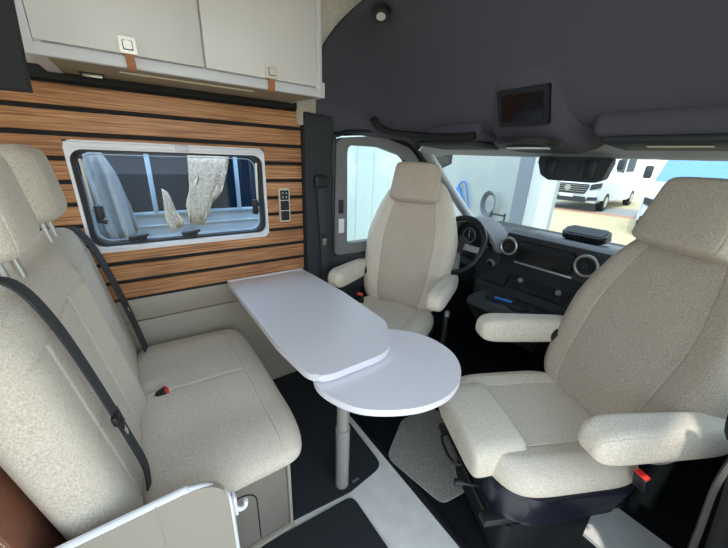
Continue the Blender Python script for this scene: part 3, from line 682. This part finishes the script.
# ================================================================== DASHBOARD
da = thing('dashboard', 'black dashboard with round vents, screen and controls under the windshield', 'dashboard', (2.0, .8, .5))
q = new(); box2(q, (2.0, -.12, .72), (2.45, 1.66, .93), bev=.05, seg=3)
prism(q, [(1.745, .845), (1.755, 1.02), (1.80, 1.035), (2.10, 1.0), (2.10, .60), (1.72, .70)], .36, 1.02, Mx=XZ @ Matrix.Identity(4), bev=.01)
obj('upper_body', q, M['black'], da)
q = new(); prism(q, [(1.80, .72), (1.80, .90), (1.86, .98), (2.10, .98), (2.10, .60)], -.12, .37, Mx=XZ, bev=.02); obj('passenger_tray', q, M['dashd'], da)
# sloping centre stack below
q = new(); prism(q, [(1.745, .86), (1.60, .72), (1.60, .55), (1.85, .30), (2.10, .30), (2.10, .86)], .54, 1.08, Mx=XZ, bev=.012); obj('centre_stack', q, M['dashd'], da)
q = new(); prism(q, [(1.60, .715), (1.44, .70), (1.42, .66), (1.60, .45)], .64, 1.0, Mx=XZ, bev=.015, seg=3); cupb = obj('cup_holder', q, M['dashd'], da)
for y in (.74, .88):
    q = new(); cyl(q, (1.52, y, .706), (1.52, y, .714), .052, n=28); obj('cup_well', q, M['blackm'], cupb)
q = new(); box(q, (0, 0, 0), (.012, .09, .012), Mx=T(1.50, .82, .722) @ Rz(.3), bev=.003); tag(obj('pen', q, M['blue']), 'blue pen lying in the dashboard cup holder', 'pen')
# face plane frame at X ~1.745
def vent(y, z, r, x=1.745):
    q = new(); tube(q, [(x-.006, y+r*math.cos(a), z+r*math.sin(a)) for a in [i*PI/12 for i in range(24)]], .0075, n=10, k=1, closed=True); v = obj('air_vent', q, M['alu'], da)
    q = new(); cyl(q, (x+.01, y, z), (x-.004, y, z), r*.95, n=28); obj('vent_cup', q, M['blackm'], v)
    q = new()
    for i in range(-2, 3): box(q, (x-.006, y, z+i*r*.33), (.006, 2*r*math.sqrt(max(.05, 1-(i*.36)**2))*.9, .003))
    cyl(q, (x-.004, y, z), (x-.014, y, z), r*.28, n=16); obj('vent_blade', q, M['dashd'], v)
vent(.985, .945, .048); vent(.575, .945, .050)
q = new(); prism(q, rrect(.775, .935, .29, .115, .012), 1.722, 1.748, Mx=YZ, bev=.004); dsp = obj('centre_display', q, M['screen'], da)
q = new(); prism(q, rrect(.775, .937, .245, .088, .004), 1.719, 1.723, Mx=YZ); obj('screen', q, M['screen'], dsp)
q = new(); box2(q, (1.728, .62, .862), (1.75, .93, .873), bev=.003); obj('chrome_bar', q, M['skin'], da)
for i, y in enumerate((.66, .685, .745, .77, .795, .86, .885)):
    q = new(); box2(q, (1.724, y-.009, .878), (1.74, y+.009, .885), bev=.002); obj('button', q, M['skin'] if i == 3 else M['dashd'], da)
# open tray below left vent, start button
q = new(); prism(q, rrect(.985, .868, .10, .038, .012), 1.735, 1.75, Mx=YZ); obj('slot', q, M['blackm'], da)
q = new(); cyl(q, (1.70, 1.05, .835), (1.685, 1.05, .828), .026, n=24, bev=.003); sbt = obj('start_button', q, M['skin'], da)
q = new(); cyl(q, (1.688, 1.05, .829), (1.682, 1.05, .827), .018, n=20); obj('button_face', q, M['black'], sbt)
q = new(); prism(q, corner_poly([(1.0, .66), (1.16, .68), (1.14, .90), (1.0, .90)], .02), 1.70, 1.80, Mx=YZ, bev=.01); obj('left_stack', q, M['dashd'], da)
MS = Matrix(((0, -.74, -.68, 1.655), (-1, 0, 0, .73), (0, -.68, .74, .775), (0, 0, 0, 1)))
q = new(); prism(q, rrect(0, 0, .30, .075, .008), 0, .012, Mx=MS @ T(.0, 0, 0), bev=.003); cp = obj('climate_panel', q, M['black'], da)
for x in (-.10, .10):
    q = new(); cyl(q, MS @ Vector((x, -.015, .012)), MS @ Vector((x, -.015, .028)), .013, n=18, bev=.002); obj('knob', q, M['skin'], cp)
for i in range(7):
    q = new(); box(q, (-.11+i*.037, .02, .014), (.022, .012, .006), Mx=MS, bev=.002); obj('button', q, M['dashd'], cp)
MS2 = Matrix(((0, -.70, -.71, 1.655), (-1, 0, 0, .975), (0, -.71, .70, .765), (0, 0, 0, 1)))
q = new(); prism(q, rrect(0, 0, .15, .09, .006), 0, .02, Mx=MS2, bev=.003); cp = obj('button_panel', q, M['black'], da)
for i in range(5):
    for j in range(2):
        q = new(); box(q, (-.055+i*.0275, -.018+j*.036, .021), (.021, .028, .006), Mx=MS2, bev=.002); obj('button', q, M['dashd'], cp)
# instrument cluster
hood = [(1.44, .86), (1.42, .99), (1.33, 1.05), (1.22, 1.055), (1.12, 1.00), (1.04, .90), (1.06, .85), (1.2, .83)]
ho_ = [(p.x, p.y) for p in catmull([(a, c_, 0) for a, c_ in hood], 5, True)]; cx_, cy_ = 1.23, .935
hi_ = [(cx_+(a-cx_)*.87, cy_+(c_-cy_)*.85) for a, c_ in ho_]
q = new(); ringframe(q, ho_, hi_, 1.72, 1.90, Mx=YZ); cl = obj('instrument_hood', q, M['door'], da)
q = new(); prism(q, hi_, 1.80, 1.81, Mx=YZ); obj('cluster_face', q, M['gauge'], cl)
for y in (1.31, 1.14):
    q = new(); tube(q, [(1.797, y+.048*math.cos(a), .935+.048*math.sin(a)) for a in [i*PI/12 for i in range(24)]], .004, n=8, k=1, closed=True); g = obj('gauge', q, M['alu'], cl)
    q = new(); box(q, (1.796, y, .945), (.003, .004, .05), Mx=Matrix()); obj('needle', q, M['white'], g)
q = new(); prism(q, [(1.78, .86), (1.72, .76), (1.80, .60), (2.10, .60), (2.10, .90)], 1.0, 1.64, Mx=XZ, bev=.015); obj('lower_cover', q, M['dashd'], da)
# storage tray on top
sx = thing('dash_tray', 'black raised box standing on top of the dashboard', 'tray', (1.98, .68, 1.0))
MT = T(1.93, .68, 1.066) @ Ry(-.35) @ Matrix.Scale(.85, 4)
q = new(); prism(q, rrect(0, 0, .12, .25, .03), -.03, .012, Mx=MT, bev=.008); obj('box', q, M['black'], sx)
q = new()
for i in range(8): box(q, (-.062, -.09+i*.026, -.006), (.006, .016, .028), Mx=MT)
obj('grille', q, M['dashd'], sx)
q = new(); prism(q, rrect(0, 0, .09, .21, .02), .012, .016, Mx=MT); obj('lid', q, M['dashd'], sx)
# pillar base wedge under tray
q = new(); box2(q, (1.90, .58, 1.036), (2.0, .78, 1.05), bev=.004); obj('foot', q, M['black'], sx)

# ---- steering wheel
MW = T(1.58, 1.225, .915) @ Ry(-PI/2+.42)
st = thing('steering_wheel', 'black multifunction steering wheel partly behind the driver seat', 'steering wheel', (1.56, 1.235, .92))
q = new(); tube(q, [MW @ Vector((.175*math.cos(a), .175*math.sin(a), 0)) for a in [i*PI/18 for i in range(36)]], .0165, n=14, k=1, closed=True); obj('rim', q, M['black'], st)
q = new(); cyl(q, MW @ Vector((0, 0, -.05)), MW @ Vector((0, 0, .012)), .06, .062, n=28, bev=.012); hub = obj('hub', q, M['dark'], st)
q = new(); tube(q, [MW @ Vector((.018*math.cos(a), .018*math.sin(a), .014)) for a in [i*PI/8 for i in range(16)]], .002, n=6, k=1, closed=True)
for a in (PI/2, PI/2+2*PI/3, PI/2-2*PI/3):
    # three-pointed emblem: arms from centre to ring
    tube(q, [MW @ Vector((0, 0, .015)), MW @ Vector((.018*math.sin(a), .018*math.cos(a), .015))], .0018, n=6, k=0)
obj('emblem', q, M['chrome'], hub)
for a in (0.0, PI, -PI/2-.35, -PI/2+.35):
    d = Vector((math.sin(a+PI/2), math.cos(a+PI/2), 0)) if False else Vector((math.sin(a) if abs(a) > 9 else math.sin(a), math.cos(a), 0))
    if a not in (0.0, PI): d = Vector((-math.cos(a+PI/2), math.sin(a+PI/2), 0))
    q = new(); strap(q, [MW @ (d*.05+Vector((0, 0, -.005))), MW @ (d*.11+Vector((0, 0, -.008))), MW @ (d*.18)], MW.to_3x3() @ Vector((-d.y, d.x, 0)), .036, .016); sk = obj('spoke', q, M['skin'], st)
q = new(); cyl(q, MW @ Vector((0, 0, -.05)), MW @ Vector((0, 0, -.24)), .045, n=20); obj('column', q, M['dark'], st)
# hand brake and lever between driver seat and table
hb = thing('seat_lever', 'black lever with silver tip beside the driver seat armrest', 'lever', (1.33, 1.04, 0))
q = new(); tube(q, [(1.33, 1.04, -.01), (1.34, 1.045, .35), (1.35, 1.05, .56)], .016); obj('grip', q, M['black'], hb)
q = new(); cyl(q, (1.35, 1.05, .555), (1.352, 1.052, .59), .014, n=14, bev=.003); obj('tip', q, M['skin'], hb)

# ---- passenger belt and belt cover at lower right
pb = thing('seat_belt', 'dark belt with pale grey edge at lower right behind the passenger seat', 'seat belt', (1.3, -.1, 0))
q = new(); strap(q, [(1.33, -.075, .62), (1.30, -.07, .50), (1.27, -.085, .34), (1.25, -.10, .16), (1.25, -.11, .02)], (.3, -1, 0), .014, .012); obj('stalk', q, M['leg'], pb)
q = new(); strap(q, [(1.37, -.09, .62), (1.345, -.09, .50), (1.32, -.10, .34), (1.30, -.115, .16), (1.30, -.12, .02)], (.3, -1, 0), .05, .02); obj('cover', q, M['black'], pb)
b = new(); tube(b, [(1.0, -.13, -.01), (1.0, -.12, .4), (1.0, -.075, .80), (1.0, -.045, .86), (1.005, -.035, .95)], .022, n=16); tag(obj('grab_post', b, M['blackm']), 'black rounded post at the right edge beside the armrest', 'post')

# ================================================================== OUTSIDE THINGS
# neighbouring van seen through the camper window
nv = thing('parked_van', 'pale blue van parked close outside the camper window', 'van', (.3, 3.2, -.65))
q = new(); prism(q, [(2.90, -.35), (2.90, .93), (2.93, .95), (3.0, 1.9), (3.2, 2.2), (4.6, 2.2), (4.8, 1.9), (4.85, -.35)], -2.6, 1.35, Mx=YZ, bev=.02)
for z in (.62, .74, .84): box2(q, (-2.5, 2.885, z), (1.34, 2.902, z+.012), bev=.003)
obj('body', q, M['nbody'], nv)
for (xa, xb) in ((-1.2, -.36), (-.33, .085), (.115, .695), (.725, 1.28)):
    q = new(); prism(q, [(xa, .955), (xa, 1.385), (xb, 1.385), (xb, .955)], 2.89, 2.93, Mx=XZ); w_ = obj('window', q, M['nglass'], nv)
for x in (-.345, .10, .71):
    q = new(); box2(q, (x-.016, 2.875, .94), (x+.016, 2.93, 1.40), bev=.004); obj('window_bar', q, M['nframe'], nv)
q = new(); box2(q, (-1.3, 2.87, 1.385), (1.3, 2.93, 1.42), bev=.005); box2(q, (-1.3, 2.875, .93), (1.3, 2.93, .953), bev=.004); obj('window_rail', q, M['nframe'], nv)
for x in (-1.9, .8):
    q = new(); cyl(q, (x, 2.86, -.32), (x, 3.06, -.32), .33, n=28, bev=.02); obj('wheel', q, M['tyre'], nv)
def reflection_sheet(name, pts, m, label, y=2.82, fold=.03, cat='reflection_sheet'):  # added sheets outside the pane, shaped and coloured as its reflections
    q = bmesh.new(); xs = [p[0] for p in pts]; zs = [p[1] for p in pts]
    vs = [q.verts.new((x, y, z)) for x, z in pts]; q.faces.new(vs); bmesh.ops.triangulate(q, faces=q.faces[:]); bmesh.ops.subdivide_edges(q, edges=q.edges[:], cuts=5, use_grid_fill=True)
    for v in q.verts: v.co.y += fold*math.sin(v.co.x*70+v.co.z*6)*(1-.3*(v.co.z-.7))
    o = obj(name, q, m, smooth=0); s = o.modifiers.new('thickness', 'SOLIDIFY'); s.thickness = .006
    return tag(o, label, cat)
reflection_sheet('window_reflection', [(-.24, 1.40), (-.15, 1.385), (-.10, 1.24), (-.05, 1.02), (-.03, .84), (-.10, .74), (-.27, .74), (-.31, .9), (-.29, 1.15)], M['reflection_sheet'], 'pale grey sheet modelled as a reflection in the camper window, left')
reflection_sheet('window_reflection', [(.155, 1.13), (.19, 1.10), (.22, .97), (.27, .88), (.25, .84), (.18, .80), (.15, .90)], M['tex'], 'small beige sheet modelled as a reflection in the camper window', fold=.012)
reflection_sheet('window_reflection', [(.36, 1.395), (.66, 1.395), (.62, 1.25), (.57, 1.10), (.50, 1.03), (.44, .97), (.41, .84), (.31, .86), (.30, 1.0), (.34, 1.14), (.42, 1.22)], M['tex'], 'large beige sheet modelled as a reflection in the camper window', fold=.012)

# side wall cladding beyond the driver window
b = new(); box2(b, (1.75, 3.6, -.65), (3.75, 3.7, 2.6))
for i in range(8): box2(b, (1.85+i*.27, 3.592, -.6), (1.858+i*.27, 3.602, 2.6))
structure('wall_outside', b, M['panelw'])

def motorhome(loc, rz, label, sc=1.0, wc=1.12):
    t = thing('motorhome', label, 'motorhome', loc, rz, group=None); k = dict(world=False); t.scale = (sc,)*3
    prof = [(-.02, .35), (0, .75), (-.05, 1.0), (-.15, 1.18), (-.75, 1.42), (-1.65, 2.25), (-1.9, 2.75), (-2.3, 2.95), (-6.6, 2.95), (-6.75, 2.8), (-6.75, .40), (-4.0, .32)]
    q = new(); prism(q, prof, -wc, wc, Mx=XZ, bev=.10, seg=3); obj('body', q, M['vanw'], t, **k)
    # windscreen lying on the slope
    a = Vector((-.78, 0, 1.43)); c = Vector((-1.63, 0, 2.23)); d = (c-a); L = d.length; d.normalize(); n = Vector((-d.z, 0, d.x)); n = n if n.x > 0 else -n
    MM = Matrix(((0, d.x, n.x, (a.x+c.x)/2), (1, 0, 0, 0), (0, d.z, n.z, (a.z+c.z)/2), (0, 0, 0, 1)))
    q = new(); prism(q, corner_poly([(-wc*.93, -L/2+.03), (wc*.93, -L/2+.03), (wc*.82, L/2-.03), (-wc*.82, L/2-.03)], .08), -.01, .012, Mx=MM); obj('windscreen', q, M['sky'], t, **k)
    q = new(); prism(q, corner_poly([(-.62, .66), (.62, .66), (.72, 1.02), (-.72, 1.02)], .06), -.06, .03, Mx=YZ, bev=.01); g = obj('grille', q, M['dark'], t, **k)
    for i in range(4):
        q = new(); box(q, (.035, 0, .74+i*.075), (.012, 1.2+i*.05, .016)); obj('bar', q, M['alu'], g, **k) if False else q.free()
    q = new()
    for i in range(4): box(q, (.034, 0, .74+i*.075), (.012, 1.2+i*.05, .014))
    obj('grille_bars', q, M['alu'], t, **k)
    q = new(); cyl(q, (.03, 0, .86), (.055, 0, .86), .11, n=28, bev=.01); obj('emblem', q, M['alu'], t, **k)
    for s in (-1, 1):
        q = new(); prism(q, corner_poly([(s*.74, .80), (s*1.07, .92), (s*1.09, 1.10), (s*.76, 1.02)], .03), -.10, .02, Mx=YZ, bev=.008); obj('headlight', q, M['dark'], t, **k)
        q = new(); prism(q, corner_poly([(s*.70, .42), (s*1.05, .46), (s*1.05, .58), (s*.74, .56)], .02), -.05, .02, Mx=YZ, bev=.008); obj('fog_light', q, M['dark'], t, **k)
        q = new(); box(q, (-.95, s*(wc+.13), 1.75), (.12, .20, .36), bev=.05); obj('side_mirror', q, M['dark'], t, **k)
        q = new(); prism(q, corner_poly([(-1.25, 1.50), (-1.55, 2.05), (-2.3, 2.10), (-2.3, 1.45)], .05), s*wc-.01*1, s*wc+.012, Mx=XZ); obj('cab_window', q, M['nglass'], t, **k)
        q = new(); prism(q, corner_poly([(-2.6, 1.5), (-2.6, 2.15), (-3.8, 2.15), (-3.8, 1.5)], .05), s*wc-.01, s*wc+.012, Mx=XZ); obj('side_window', q, M['nglass'], t, **k)
        for x in (-.95, -4.9):
            q = new(); cyl(q, (x, s*(wc-.22), .36), (x, s*(wc+.01), .36), .36, n=28, bev=.03); wh = obj('wheel', q, M['tyre'], t, **k)
            q = new(); cyl(q, (x, s*(wc), .36), (x, s*(wc+.02), .36), .20, n=20); obj('hub_cap', q, M['alu'], t, **k)
    q = new(); prism(q, corner_poly([(-.72, .36), (.72, .36), (.66, .56), (-.66, .56)], .04), -.04, .028, Mx=YZ); obj('lower_grille', q, M['dark'], t, **k)
    q = new(); box(q, (.035, 0, .58), (.01, .5, .11)); obj('number_plate', q, M['white'], t, **k)
    return t
# front faces the van (towards -X)
motorhome((17.4, 7.45, -.65), math.radians(185), 'white motorhome with dark front grille parked beyond the white column', 1.25)
motorhome((13.2, 2.1, -.65), math.radians(190), 'white motorhome with large windscreen parked behind the passenger headrest', 1.12)

# workshop things
hs = new()
for i in range(4):
    r = .15+.018*i; tube(hs, [(5.54-.02*i, 3.69+r*.75*math.cos(a), .66+r*math.sin(a)*1.15) for a in [j*PI/8 for j in range(16)]], .012, n=8, k=2, closed=True)
tube(hs, [(5.53, 3.62, .50), (5.5, 3.66, .2), (5.48, 3.55, -.2), (5.45, 3.4, -.63)], .012, n=8)
tag(obj('hose', hs, M['hose']), 'coiled blue-grey hose hanging on the workshop wall', 'hose')
q = new(); box(q, (0, 0, 0), (.05, .12, .42), Mx=T(5.55, 4.42, .70) @ Rx(-.5), bev=.02); tube(q, [(5.55, 4.5, .9), (5.55, 4.42, 1.0), (5.55, 4.3, .95), (5.55, 4.1, .3)], .015, n=8)
tag(obj('spray_gun', q, M['blue']), 'blue tool with hose hanging on the workshop wall', 'tool')
tr = thing('hand_trolley', 'small red and black hand trolley by the workshop wall', 'trolley', (5.3, 3.4, -.65))
q = new(); tube(q, [(5.3, 3.25, -.60), (5.4, 3.25, .45), (5.4, 3.28, .50), (5.4, 3.50, .50), (5.4, 3.53, .45), (5.3, 3.53, -.60)], .018, n=8, k=2); obj('frame', q, M['dark'], tr)
q = new(); box2(q, (5.12, 3.26, -.2), (5.32, 3.52, .30), bev=.03); obj('tank', q, M['redp'], tr)
for y in (3.22, 3.56):
    q = new(); cyl(q, (5.3, y-.02, -.53), (5.3, y+.02, -.53), .12, n=20); obj('wheel', q, M['tyre'], tr)
# repeats share a group phrase
GR = {'swivel_seat': 'front seats turned towards the table', 'floor_mat': 'black mats on the living floor', 'sun_visor': 'sun visors under the cab roof',
      'motorhome': 'motorhomes parked outside the windscreen', 'belt_buckle': 'red-topped belt buckles', 'window_reflection': 'sheets modelled as reflections in the camper window', 'seat_belt': 'seat belts in the van'}
for o in S.objects:
    g = GR.get(o.name.split('.')[0])
    if g and not o.parent and o.get('label'): o['group'] = g
